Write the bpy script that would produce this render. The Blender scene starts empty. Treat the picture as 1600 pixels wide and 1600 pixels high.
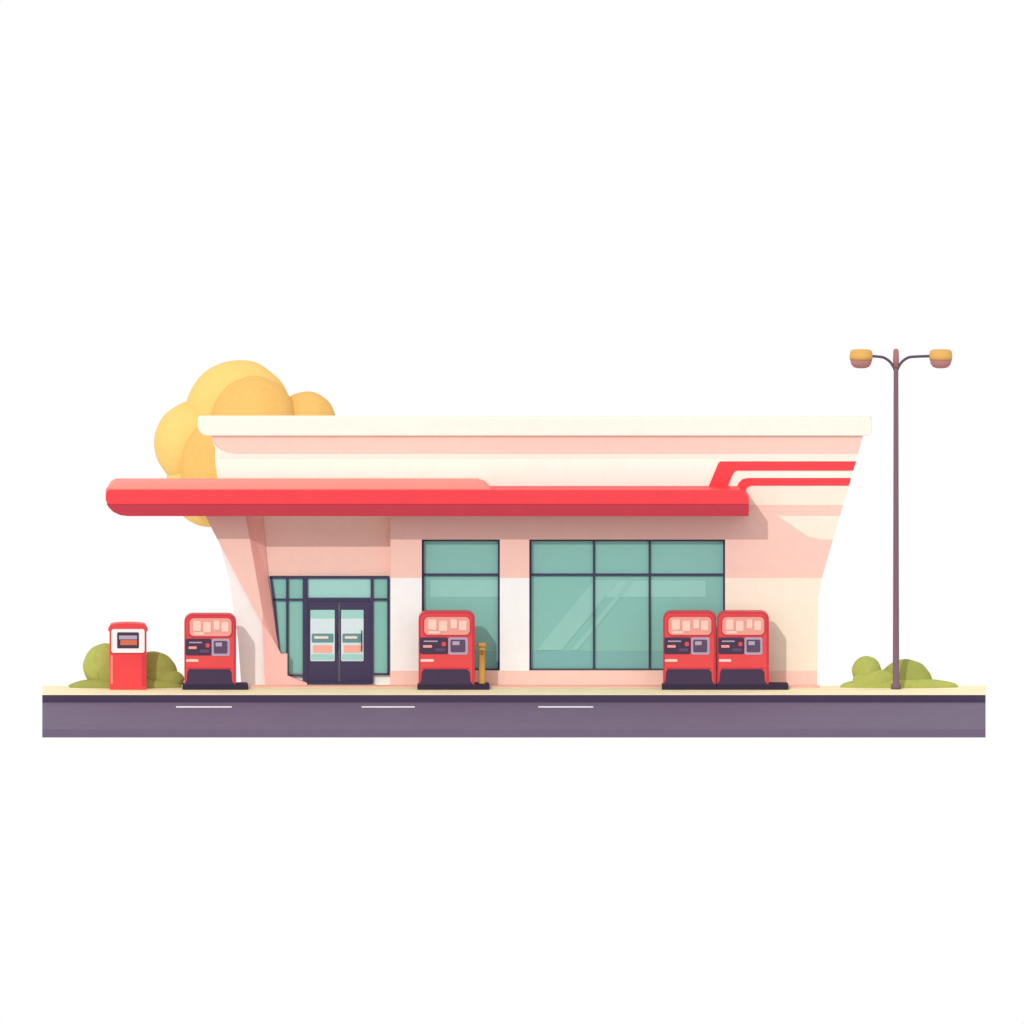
import bpy, math, random
from mathutils import Matrix, Vector
random.seed(4)
sc=bpy.context.scene
A=math.radians(5); SA,CA=math.sin(A),math.cos(A); C0=(1072-800)/60
def X(p): return (p-800)/60
def Z(p,y): return (C0-(p-800)/60-y*SA)/CA
def lin(c):
    c/=255; return c/12.92 if c<=.04045 else ((c+.055)/1.055)**2.4
KS=.86
def mat(name,rgb,k=1.41,rough=.75,spec=.08,var=.02,scale=3.0):
    m=bpy.data.materials.new(name); m.use_nodes=True; nt=m.node_tree; b=nt.nodes['Principled BSDF']
    col=[min(.88,lin(c)/(k*KS)) for c in rgb]
    tc=nt.nodes.new('ShaderNodeTexCoord'); n=nt.nodes.new('ShaderNodeTexNoise'); n.inputs['Scale'].default_value=scale; n.inputs['Detail'].default_value=6
    mr=nt.nodes.new('ShaderNodeMapRange'); mr.inputs['From Min'].default_value=.3; mr.inputs['From Max'].default_value=.7
    mr.inputs['To Min'].default_value=1-var; mr.inputs['To Max'].default_value=1+var
    mx=nt.nodes.new('ShaderNodeVectorMath'); mx.operation='SCALE'; mx.inputs[0].default_value=col
    nt.links.new(tc.outputs['Object'],n.inputs['Vector']); nt.links.new(n.outputs['Fac'],mr.inputs['Value'])
    nt.links.new(mr.outputs['Result'],mx.inputs['Scale']); nt.links.new(mx.outputs[0],b.inputs['Base Color'])
    b.inputs['Roughness'].default_value=rough; b.inputs['Specular IOR Level'].default_value=spec
    return m
M={}
def mk(nm,*a,**kw): M[nm]=mat(nm,*a,**kw)
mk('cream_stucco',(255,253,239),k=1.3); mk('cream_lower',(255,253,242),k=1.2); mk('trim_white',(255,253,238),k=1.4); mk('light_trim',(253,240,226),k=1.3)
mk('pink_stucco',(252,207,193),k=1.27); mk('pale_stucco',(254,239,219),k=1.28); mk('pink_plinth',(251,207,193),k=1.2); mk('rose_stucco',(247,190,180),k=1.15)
mk('rose_shaded',(244,172,162),k=1.1)  # deeper rose: the return's lack of sun is mixed into the colour
mk('red_enamel',(252,76,84),k=1.38,rough=.4); mk('red_shaded',(200,65,79),k=1.36); mk('coral_roof',(252,154,142),k=1.28)
mk('frame',(72,66,94),rough=.5,k=1.25); 
for n_,c_ in (('glass_teal',(136,192,182)),('glass_light',(152,206,196)),('glass_reflection_paint',(147,200,190)),('glass_pale',(162,214,204)),('glass_low',(126,180,176))):
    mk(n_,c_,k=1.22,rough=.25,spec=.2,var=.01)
mk('door_dark',(74,66,94),k=1.2); mk('door_glass',(208,226,230),k=1.15,rough=.2,spec=.2,var=.01); mk('poster_red',(240,176,160),k=1.2); mk('poster_cream',(253,236,222)); mk('poster_teal',(105,150,152),k=1.2)
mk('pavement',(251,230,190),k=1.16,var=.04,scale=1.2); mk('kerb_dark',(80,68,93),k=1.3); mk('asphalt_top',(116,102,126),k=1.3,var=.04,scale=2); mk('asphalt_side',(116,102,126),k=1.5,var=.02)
mk('road_paint',(246,242,250),k=1.22); mk('step_pink',(238,192,172),k=1.2)
mk('p_red',(240,86,88),k=1.38,rough=.4); mk('p_edge',(212,66,76),k=1.3,rough=.4); mk('p_screen',(245,166,152),k=1.3); mk('p_hi',(254,212,196),k=1.3); mk('p_dark',(84,65,90)); mk('p_grey',(188,168,190),k=1.3); mk('p_inner',(105,86,112))
mk('p_hatch',(74,61,86),k=1.3); mk('p_base',(60,50,72)); mk('p_tag',(254,222,208)); mk('p_white',(254,248,246),k=1.35); mk('p_orange',(225,120,90)); mk('p_bred',(245,80,84),k=1.38,rough=.4)
mk('brass',(202,156,82),k=1.2); mk('brass_dark',(150,108,58))
mk('pole',(126,100,110),k=1.22); mk('pole_dark',(92,76,96),k=1.25); mk('pole_cap',(168,116,116),k=1.25); mk('lamp_top',(224,174,98),k=1.3); mk('lamp_bowl',(172,120,114),k=1.15)
mk('leaf_yellow',(255,210,124),k=1.38,var=.03,scale=9); mk('leaf_amber',(241,190,108),k=1.34,var=.03,scale=9); mk('leaf_green',(166,171,90),k=1.12,var=.05,scale=9); mk('leaf_olive',(150,156,82),k=1.12,var=.05,scale=9); mk('bark',(120,85,60))

def empty(name,loc):
    e=bpy.data.objects.new(name,None); e.location=loc; e.empty_display_size=.3; sc.collection.objects.link(e); return e
def finish(name,me,m,par,bevel=0,seg=3,smooth=False):
    o=bpy.data.objects.new(name,me); sc.collection.objects.link(o)
    me.materials.append(M[m])
    if par: o.parent=par; o.matrix_parent_inverse=Matrix.Translation(-Vector(par.location))
    if bevel:
        b=o.modifiers.new('b','BEVEL'); b.width=bevel; b.segments=seg; b.limit_method='ANGLE'; b.angle_limit=math.radians(50)
    if smooth:
        for p in me.polygons: p.use_smooth=True
    return o
def prism(name,pts,y0,y1,m,par,bevel=0):
    n=len(pts); w=[(X(a),Z(b,y0)) for a,b in pts]
    ar=sum(w[i][0]*w[(i+1)%n][1]-w[(i+1)%n][0]*w[i][1] for i in range(n))
    if ar<0: w=w[::-1]
    v=[(a,y0,b) for a,b in w]+[(a,y1,b) for a,b in w]
    f=[tuple(range(n)),tuple(range(2*n-1,n-1,-1))]+[(i+n,(i+1)%n+n,(i+1)%n,i) for i in range(n)]
    me=bpy.data.meshes.new(name); me.from_pydata(v,[],f); me.validate(); return finish(name,me,m,par,bevel)
def R(x0,y0,x1,y1): return [(x0,y0),(x1,y0),(x1,y1),(x0,y1)]
def RR(x0,y0,x1,y1,tl,tr=None,br=None,bl=None,n=8):
    if tr is None: tr=br=bl=tl
    o=[]
    for cx,cy,r,s in ((x0+tl,y0+tl,tl,180),(x1-tr,y0+tr,tr,270),(x1-br,y1-br,br,0),(x0+bl,y1-bl,bl,90)):
        if r<=0: o.append((cx,cy)); continue
        for i in range(n+1):
            t=math.radians(s+90*i/n); o.append((cx+r*math.cos(t),cy+r*math.sin(t)))
    return o
def box(name,x0,x1,y0,y1,z0,z1,m,par,bevel=0):
    v=[(x,y,z) for x in(x0,x1) for y in(y0,y1) for z in(z0,z1)]
    f=[(0,1,3,2),(4,6,7,5),(0,4,5,1),(2,3,7,6),(0,2,6,4),(1,5,7,3)]
    me=bpy.data.meshes.new(name); me.from_pydata(v,[],f); return finish(name,me,m,par,bevel)
def ell(name,cx,cy,y,rx,rz,ry,m,par,jit=.0):
    import bmesh
    bm=bmesh.new(); bmesh.ops.create_icosphere(bm,subdivisions=5,radius=1)
    ox,oz=X(cx),Z(cy,y)
    from mathutils import noise
    for v in bm.verts:
        d=1+jit*noise.noise(v.co*2.5+Vector((cx,cy,0)))
        v.co=Vector((ox+v.co.x*rx/60*d,y+v.co.y*ry*d,oz+v.co.z*rz/60*d))
    me=bpy.data.meshes.new(name); bm.to_mesh(me); bm.free(); return finish(name,me,m,par,smooth=True)
def tube(name,pts,rad,m,par,res=12):
    cu=bpy.data.curves.new(name,'CURVE'); cu.dimensions='3D'; s=cu.splines.new('NURBS'); s.points.add(len(pts)-1)
    for p,c in zip(s.points,pts): p.co=(*c,1)
    s.use_endpoint_u=True; s.order_u=3; cu.bevel_depth=rad; cu.bevel_resolution=4; cu.use_fill_caps=True
    t=bpy.data.objects.new('t',cu); sc.collection.objects.link(t); dg=bpy.context.evaluated_depsgraph_get()
    me=bpy.data.meshes.new_from_object(t.evaluated_get(dg)); bpy.data.objects.remove(t); return finish(name,me,m,par,smooth=True)
def lathe(name,x,y,prof,m,par,n=32):
    v=[];f=[]
    for r,z in prof:
        for i in range(n): t=2*math.pi*i/n; v.append((x+r*math.cos(t),y+r*math.sin(t),z))
    for j in range(len(prof)-1):
        for i in range(n): a=j*n+i; b=j*n+(i+1)%n; f.append((a,b,b+n,a+n))
    f.append(tuple(range(n-1,-1,-1))); f.append(tuple(range((len(prof)-1)*n,len(prof)*n)))
    me=bpy.data.meshes.new(name); me.from_pydata(v,[],f); return finish(name,me,m,par,smooth=True)

# ---------- ground
xl,xr=X(66),X(1540); KY=-2.5; RY=-10.6
pv=empty('pavement',(0,0,0))
box('slab',xl,xr,KY,.12,-.42,0,'pavement',pv,.02)
box('rear_slab',X(420),X(1268),.12,9.6,-.42,-.004,'pavement',pv)
box('kerb',xl,xr,KY-.06,KY-.002,-.42,-.012,'kerb_dark',pv,.012)
rd=empty('road',(0,0,0))
box('carriageway',xl,xr,RY,KY-.065,-.42,-.2,'asphalt_top',rd,.03)
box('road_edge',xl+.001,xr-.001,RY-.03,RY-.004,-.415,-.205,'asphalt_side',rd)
mkp=empty('road_markings',(0,0,0))
yd=(C0-(1104.5-800)/60-(-.196)*CA)/SA
for i,(a,b) in enumerate(((275,362),(565,648),(841,927))):
    box('dash_%d'%(i+1),X(a),X(b),yd-.16,yd+.16,-.2,-.194,'road_paint',mkp)

# ---------- building
B=empty('gas_station_building',(0,3,0))
def re(py):
    t=[(640,1358),(683,1348),(722,1337),(757,1328),(790,1317),(845,1301),(900,1285),(935,1278),(1080,1277)]
    for (a,b),(c,d) in zip(t,t[1:]):
        if a<=py<=c: return b+(d-b)*(py-a)/(c-a)
def le(py): 
    t=[(640,325),(683,331),(752,341),(795,346),(807,350)]
    for (a,b),(c,d) in zip(t,t[1:]):
        if a<=py<=c: return b+(d-b)*(py-a)/(c-a)
rear=[(336,722),(350,806),(352,860),(372,905),(385,1000),(392,1072),(1276,1072),(1276,935),(1300,842),(1326,757),(1334,722)]
prism('rear_volume',rear,.402,6,'cream_stucco',B)
prism('parapet_band',[(le(683),680),(le(683),685),(336,694),(345,702),(356,707),(370,709)]+[(re(709),709),(re(683),683),(re(683),680)],0,.4,'pink_stucco',B)
prism('fascia_line',[(331,685.5),(342,717),(re(717),717),(re(709),709.1),(370,709.1),(355.5,707.1),(344.6,702.2),(335.6,694.2)],.004,.4,'light_trim',B)
prism('fascia',[(le(717),717.1),(le(762),762),(re(762),762),(re(717),717.1)],0,.4,'cream_stucco',B)
prism('fascia_lower',[(le(762),762.02),(le(806),806),(1120,806),(1120,762.02)],0,.4,'cream_stucco',B)
prism('fascia_side',[(1120.02,762.02),(1120.02,789),(re(789),789),(re(762),762.02)],0,.4,'pale_stucco',B)
prism('wall_band',[(1120.02,789.02),(1120.02,806),(re(806),806),(re(789),789.02)],0,.4,'pink_stucco',B)
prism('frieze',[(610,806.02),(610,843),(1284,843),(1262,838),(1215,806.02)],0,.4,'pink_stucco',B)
prism('frieze_lit_end',[(1215.1,806.02),(1262.1,837.9),(1284.1,843),(re(843),843),(re(806),806.02)],0,.4,'pale_stucco',B)  # pale against pink paints the slanted shadow edge at the canopy end
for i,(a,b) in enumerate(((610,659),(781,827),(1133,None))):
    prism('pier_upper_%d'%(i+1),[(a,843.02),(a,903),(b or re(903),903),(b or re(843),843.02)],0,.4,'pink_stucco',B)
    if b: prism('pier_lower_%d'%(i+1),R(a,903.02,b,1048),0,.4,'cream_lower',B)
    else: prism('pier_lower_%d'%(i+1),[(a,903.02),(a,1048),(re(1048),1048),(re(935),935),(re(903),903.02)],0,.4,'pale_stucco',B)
prism('plinth',R(610,1048.1,1277,1072.5),-.012,.4,'pink_plinth',B)
box('entrance_step',X(390),X(1280),-.55,-.015,0,.035,'step_pink',B,.01)
prism('roof_cap',RR(309,653,1362,681,5,5,8,16),-.1,.62,'trim_white',B,.02)
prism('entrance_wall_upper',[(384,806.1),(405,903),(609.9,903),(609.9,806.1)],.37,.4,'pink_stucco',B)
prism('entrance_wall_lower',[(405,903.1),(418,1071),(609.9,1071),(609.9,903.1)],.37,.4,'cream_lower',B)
prism('buttress_side',[(322,800),(342,845),(358,905),(372,1000),(377,1072),(416,1072),(411,972),(384,906),(340,806)],.1,.37,'cream_lower',B)
prism('buttress',[(318,800),(330,824),(372,905),(410,976),(411,960),(383,800)],-.03,.37,'pink_stucco',B)
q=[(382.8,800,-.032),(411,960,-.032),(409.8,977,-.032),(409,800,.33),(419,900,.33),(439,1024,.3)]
me=bpy.data.meshes.new('r'); me.from_pydata([(X(a),y,Z(b,y)) for a,b,y in q],[],[(0,1,4,3),(1,2,5,4)]); finish('buttress_return',me,'rose_shaded',B)
prism('buttress_foot',[(409.5,972),(425,995),(439,1022),(449,1022),(449,1056),(480,1068),(480,1072),(414,1072)],-.02,.3,'rose_stucco',B)
def bars(px,lst,y0,y1):
    for i,(x0,y0p,x1,y1p) in enumerate(lst): prism('%s_bar_%d'%(px,i+1),R(x0,y0p,x1,y1p),y0,y1,'frame',B)
def win(pre,x0,x1,vs):
    prism(pre+'_glass',R(x0,843,x1,1048),.26,.3,'glass_teal',B)
    prism(pre+'_reveal',R(x0-4,838,x1+4,1056),.34,.36,'frame',B)
    L=[(x0,840,x1,845.5),(x0,1045,x1,1049),(x0,845.6,x0+3.2,1044.9),(x1-3.2,845.6,x1,1044.9)]
    e=[x0+3.2]+[c for v in vs for c in(v-1.6,v+1.6)]+[x1-3.2]
    for v in vs: L.append((v-1.6,845.6,v+1.6,1044.9))
    for a,b in zip(e[::2],e[1::2]): L.append((a+.05,896.3,b-.05,899.7))
    bars(pre,L,.2,.255)
win('window_small',659,781,[]); win('window_large',827,1133,[928,1015])
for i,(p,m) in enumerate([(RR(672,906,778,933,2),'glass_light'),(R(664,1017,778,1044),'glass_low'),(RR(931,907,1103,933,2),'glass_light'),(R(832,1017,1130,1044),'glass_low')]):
    prism('window_tone_%d'%(i+1),p,.252,.256,m,B)  # lighter and darker tone bands laid over the panes
prism('window_tone_5',[(838,1016),(878,1016),(968,906),(928,906)],.246,.250,'glass_reflection_paint',B)  # wide diagonal reflection painted as a lighter sheet over the glass
prism('window_tone_6',[(892,1016),(902,1016),(992,906),(982,906)],.246,.250,'glass_reflection_paint',B)  # narrow second reflection, painted the same way
gy0,gy1=.33,.362
def g(n,p,m='glass_teal'): prism('entrance_'+n,p,gy0,gy1,m,B)
g('pane_1',[(424,904),(430,936),(449,936),(449,904)]); g('pane_2',[(430,938),(436,1022),(449,1022),(449,938)],'glass_teal')
g('pane_3',R(451,904,475,1052)); g('transom',R(481,904,580,935),'glass_pale'); g('pane_4',R(583,904,607,1052))
bars('entrance',[(421,900,608,904),(447,904.1,451,1053.9),(473,904.1,481,1072),(579,904.1,583.5,1066),(605,904.1,608.5,1053.9),(447.5,1054,472.9,1056.5),(583.6,1052,608,1055),(427,935.5,446.9,938.5),(451.1,935.5,472.9,938.5),(481.1,934,578.9,939),(583.6,935,604.9,938.5)],.27,.325)
prism('entrance_slant_bar',[(421,902),(425,902),(431,945),(438,1022),(434.5,1022),(427,945)],.27,.325,'frame',B)
prism('threshold',R(481,1066,583,1069),.05,.25,'frame',B)
for i,(a,b) in enumerate(((481,529),(531,579))):
    n='door_leaf_%d'%(i+1)
    prism(n,R(a,939.1,b,1066),.29,.33,'door_dark',B,.004)
    ga,gb=(485,523) if i==0 else (533,568)
    prism(n+'_glass',RR(ga,953,gb,1033,2),.28,.289,'door_glass',B)
    prism(n+'_blind',RR(ga,953,gb,966,1),.272,.279,'glass_pale',B)
    prism(n+'_poster_top',RR(ga+2,990,gb-2,1004,2),.272,.279,'poster_teal',B)
    prism(n+'_poster_tag',R(ga+6,994,gb-10,998),.266,.271,'poster_cream',B)
    prism(n+'_poster_low',RR(ga+4,1008,gb-4,1020,2),.272,.279,'poster_red',B)
    prism(n+'_poster_note',RR(ga+1,1022,gb-1,1031,2),.272,.279,'glass_pale',B)
    hx=526.5 if i==0 else 565
    tube(n+'_handle',[(X(hx),.23,Z(985,.23)),(X(hx),.23,Z(1018,.23))],.014,'frame',B)
prism('red_stripe_upper',[(1104,768),(1122,725),(1125,721),(1338,721),(1333,735),(1150,735),(1146,738),(1133,768)],-.04,-.001,'red_enamel',B)
prism('red_stripe_lower',[(1149,768),(1154,755),(1160,749),(1168,747),(1329,747),(1326,758.5),(1174,758.5),(1167,761),(1164,768)],-.04,-.001,'red_enamel',B)
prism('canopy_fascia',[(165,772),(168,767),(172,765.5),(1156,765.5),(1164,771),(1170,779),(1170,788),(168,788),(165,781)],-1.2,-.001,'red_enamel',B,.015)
prism('canopy_lower_shaded',[(167,788.1),(170,793),(177,800),(188,805),(200,806.5),(1170,806.5),(1170,788.1)],-1.19,-.001,'red_shaded',B)  # upright lower face; shade of an underside painted in as darker red
prism('canopy_roof',[(172,765.4),(169,764),(174,757),(181,753),(746,753),(756,756),(766,765.4)],-1.1,-.045,'coral_roof',B,.01)

# ---------- pumps
def pump(x0,top,w,b0,b1):
    s=w/88; yf=-1.1; P=empty('gas_pump',(X(x0+w/2),-.85,0)); dy=(top-956)*.5
    def u(v): return x0+v*s
    prism('cabinet',RR(x0,top,x0+w,1070.5,13,13,2,2),yf,-.55,'p_edge',P,.02)
    prism('face',RR(u(3),top+3,u(84),1069,10,10,1,1),yf-.012,yf-.001,'p_red',P)
    def d(n,a,t,b,c,m,r=2,l=1): prism(n,RR(u(a),t+dy*(1 if t<1030 else 0),u(b),c+dy*(1 if t<1030 else 0),r),yf-.012-.012*l,yf-.001-.012*l,m,P)
    d('display_rim',7,962,82,994,'p_edge',8); d('display',9,964,80,992,'p_screen',7,2)
    for i,(a,b,t,c) in enumerate(((15,28,968,984),(32,45,970,986),(50,60,968,982),(63,75,970,985),(15,34,986,990))): d('display_highlight_%d'%i,a,t,b,c,'p_hi',2,3)  # highlights on the display, painted as pale blocks
    d('control_panel',2,996,46,1022,'p_dark',3); d('keypad',7,1008,21,1012,'p_screen',1,2); d('slot',8,1001,30,1003,'p_grey',.8,2); d('knob',36,1003,43,1010,'p_red',3,2); d('keys',26,1013,42,1018,'p_inner',1,2)
    d('screen_frame',46.5,996,77,1023,'p_grey',3); d('screen',50,999.5,73,1019,'p_inner',2,2); d('screen_glare',53,1002,64,1008,'p_grey',1,3)
    d('handle_plate',3,1030,24,1034,'p_tag',1.8)
    prism('hatch',[(u(0),1070),(u(4),1064),(u(5),1050),(u(8),1046),(u(76),1046),(u(80),1050),(u(81),1064),(u(85),1070)],yf-.03,yf-.013,'p_hatch',P)
    d('hatch_lip',6,1043,80,1045.5,'p_edge',1,1)
    prism('island',RR(b0,1069.5,b1,1077.6,4,4,1,1),-1.14,-.45,'p_base',P)
pump(288,960,81,285,388); pump(654,956,88,652,765); pump(1036,956,83,1034,1120.4); pump(1120.5,956,81,1120.5,1232)
P=empty('gas_pump',(X(200),-.9,0)); yf=-1.1
arch=[(169,984),(173,977)]+[(200+27*math.sin(math.radians(t)),977-3*math.cos(math.radians(t))) for t in range(-80,81,20)]+[(227,977),(231,984)]
prism('cabinet',[(171,1077.6),(171,984),(229,984),(229,1077.6)],yf,-.6,'p_bred',P,.015)
prism('crown',arch+[(231,986),(169,986)],yf-.03,-.58,'p_bred',P)
prism('upper_panel',RR(174,983,226,1020,4),yf-.05,yf-.031,'p_white',P)
prism('meter_frame',RR(183,988,217,1013,2),yf-.06,yf-.051,'p_dark',P); prism('meter_dial',R(186,993,214,999),yf-.067,yf-.061,'p_grey',P); prism('meter_digits',R(188,1000,214,1008),yf-.067,yf-.061,'p_orange',P)
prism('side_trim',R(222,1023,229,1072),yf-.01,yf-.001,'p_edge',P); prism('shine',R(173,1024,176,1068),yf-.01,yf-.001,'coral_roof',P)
bo=empty('bollard',(X(753),-.8,0)); 
lathe('post',X(753),-.8,[(.11,0),(.11,.04),(.085,.05),(.085,1.0),(.1,1.01),(.1,1.05),(.07,1.07),(.07,1.1),(.12,1.11),(.12,1.17),(.09,1.2)],'brass',bo)
box('chain_hook',X(751),X(755),-.93,-.86,.9,1.02,'brass_dark',bo,.01)

# ---------- lamp
yl=-.9; L=empty('street_lamp',(X(1400),yl,0)); xp=X(1400)
lathe('pole',xp,yl,[(.13,0),(.13,.12),(.085,.16),(.075,3),(.062,Z(578,yl)),(.062,Z(572,yl))],'pole',L)
lathe('pole_cap',xp,yl,[(.075,Z(574,yl)),(.08,Z(560,yl)),(.07,Z(548,yl)),(.04,Z(545,yl))],'pole_cap',L)
for s,xe,n in((-1,1362,'arm_1'),(1,1453,'arm_2')):
    tube(n,[(xp,yl,Z(583,yl)),(xp+s*.08,yl,Z(569,yl)),(xp+s*.28,yl,Z(559,yl)),(xp+s*.45,yl,Z(557,yl)),(X(xe),yl,Z(556.5,yl))],.035,'pole_dark',L)
for cx,n in((1345.5,'head_1'),(1470,'head_2')):
    prof=lambda l:[(r/60,Z(p,yl)) for r,p in l]
    lathe(n+'_housing',X(cx),yl,prof([(18,561),(18.2,556),(17,549),(15,547),(8,546.5)]),'lamp_top',L)
    lathe(n+'_bowl',X(cx),yl,prof([(7,575),(12,573.5),(15.5,569),(17.6,561.2)]),'lamp_bowl',L)

# ---------- tree
yt=8.0; T=empty('tree',(X(440),yt,0))
lathe('trunk',X(440),yt,[(.32,-.01),(.24,.5),(.2,2.0),(.15,4.2),(.08,6)],'bark',T)
for i,(a,b) in enumerate(((330,740),(400,680),(480,690),(350,790))):
    tube('limb_%d'%i,[(X(440),yt,2.2),(X((440+a)/2),yt,Z((b+900)/2,yt)),(X(a),yt,Z(b,yt))],.07,'bark',T)
J=.025
ell('crown_1',309,693,yt,68,68,1.1,'leaf_yellow',T,J); ell('crown_2',372,646,yt,83,84,1.2,'leaf_yellow',T,J)
ell('crown_3',330,752,yt,70,71,1.0,'leaf_yellow',T,J)
ell('crown_4',397,668,yt-1.0,69,81,1.1,'leaf_amber',T,J); ell('crown_5',479,658,yt-.6,46,46,.8,'leaf_amber',T,J)
ell('crown_6',352,735,yt-1.0,70,88,1.0,'leaf_amber',T,J); ell('crown_7',450,740,yt-.2,70,70,1.0,'leaf_amber',T,J)
# ---------- bushes
b1=empty('bush',(X(200),-.3,0))
ell('clump_1',166,1041,-.25,36,36,.32,'leaf_green',b1,J); ell('clump_2',240,1056,-.2,38,38,.3,'leaf_olive',b1,J); ell('clump_3',190,1052,-.45,40,26,.25,'leaf_olive',b1,J)
ell('clump_4',196,1072,-.4,88,14,.28,'leaf_olive',b1,J); ell('clump_5',262,1062,-.3,26,16,.2,'leaf_olive',b1,J)
b2=empty('bush',(X(1410),-.3,0))
ell('clump_1',1354,1048,-.25,23,23,.28,'leaf_green',b2,J); ell('clump_2',1415,1068,-.2,42,38,.3,'leaf_olive',b2,J)
ell('clump_3',1405,1072,-.35,92,13,.25,'leaf_green',b2,J); ell('clump_4',1368,1064,-.38,36,18,.2,'leaf_green',b2,J)

# ---------- light, world, camera
w=bpy.data.worlds.new('World'); sc.world=w; w.use_nodes=True
w.node_tree.nodes['Background'].inputs[0].default_value=(1,1,1,1); w.node_tree.nodes['Background'].inputs[1].default_value=1
sd=bpy.data.lights.new('sun','SUN'); sd.energy=1.4; sd.angle=math.radians(.5); sd.color=(1,.98,.96)
so=bpy.data.objects.new('sun',sd); sc.collection.objects.link(so); so.location=(-10,-20,15)
so.rotation_euler=Vector((.42,1,-.6)).to_track_quat('-Z','Y').to_euler()
cd=bpy.data.cameras.new('camera'); cd.type='ORTHO'; cd.ortho_scale=1600/60; cd.clip_end=500
co=bpy.data.objects.new('camera',cd); sc.collection.objects.link(co); sc.camera=co
yc=-40; co.location=(0,yc,(C0-yc*SA)/CA); co.rotation_euler=(math.radians(90)-A,0,0)
sc.view_settings.view_transform='Standard'; sc.view_settings.look='None'; sc.view_settings.exposure=0
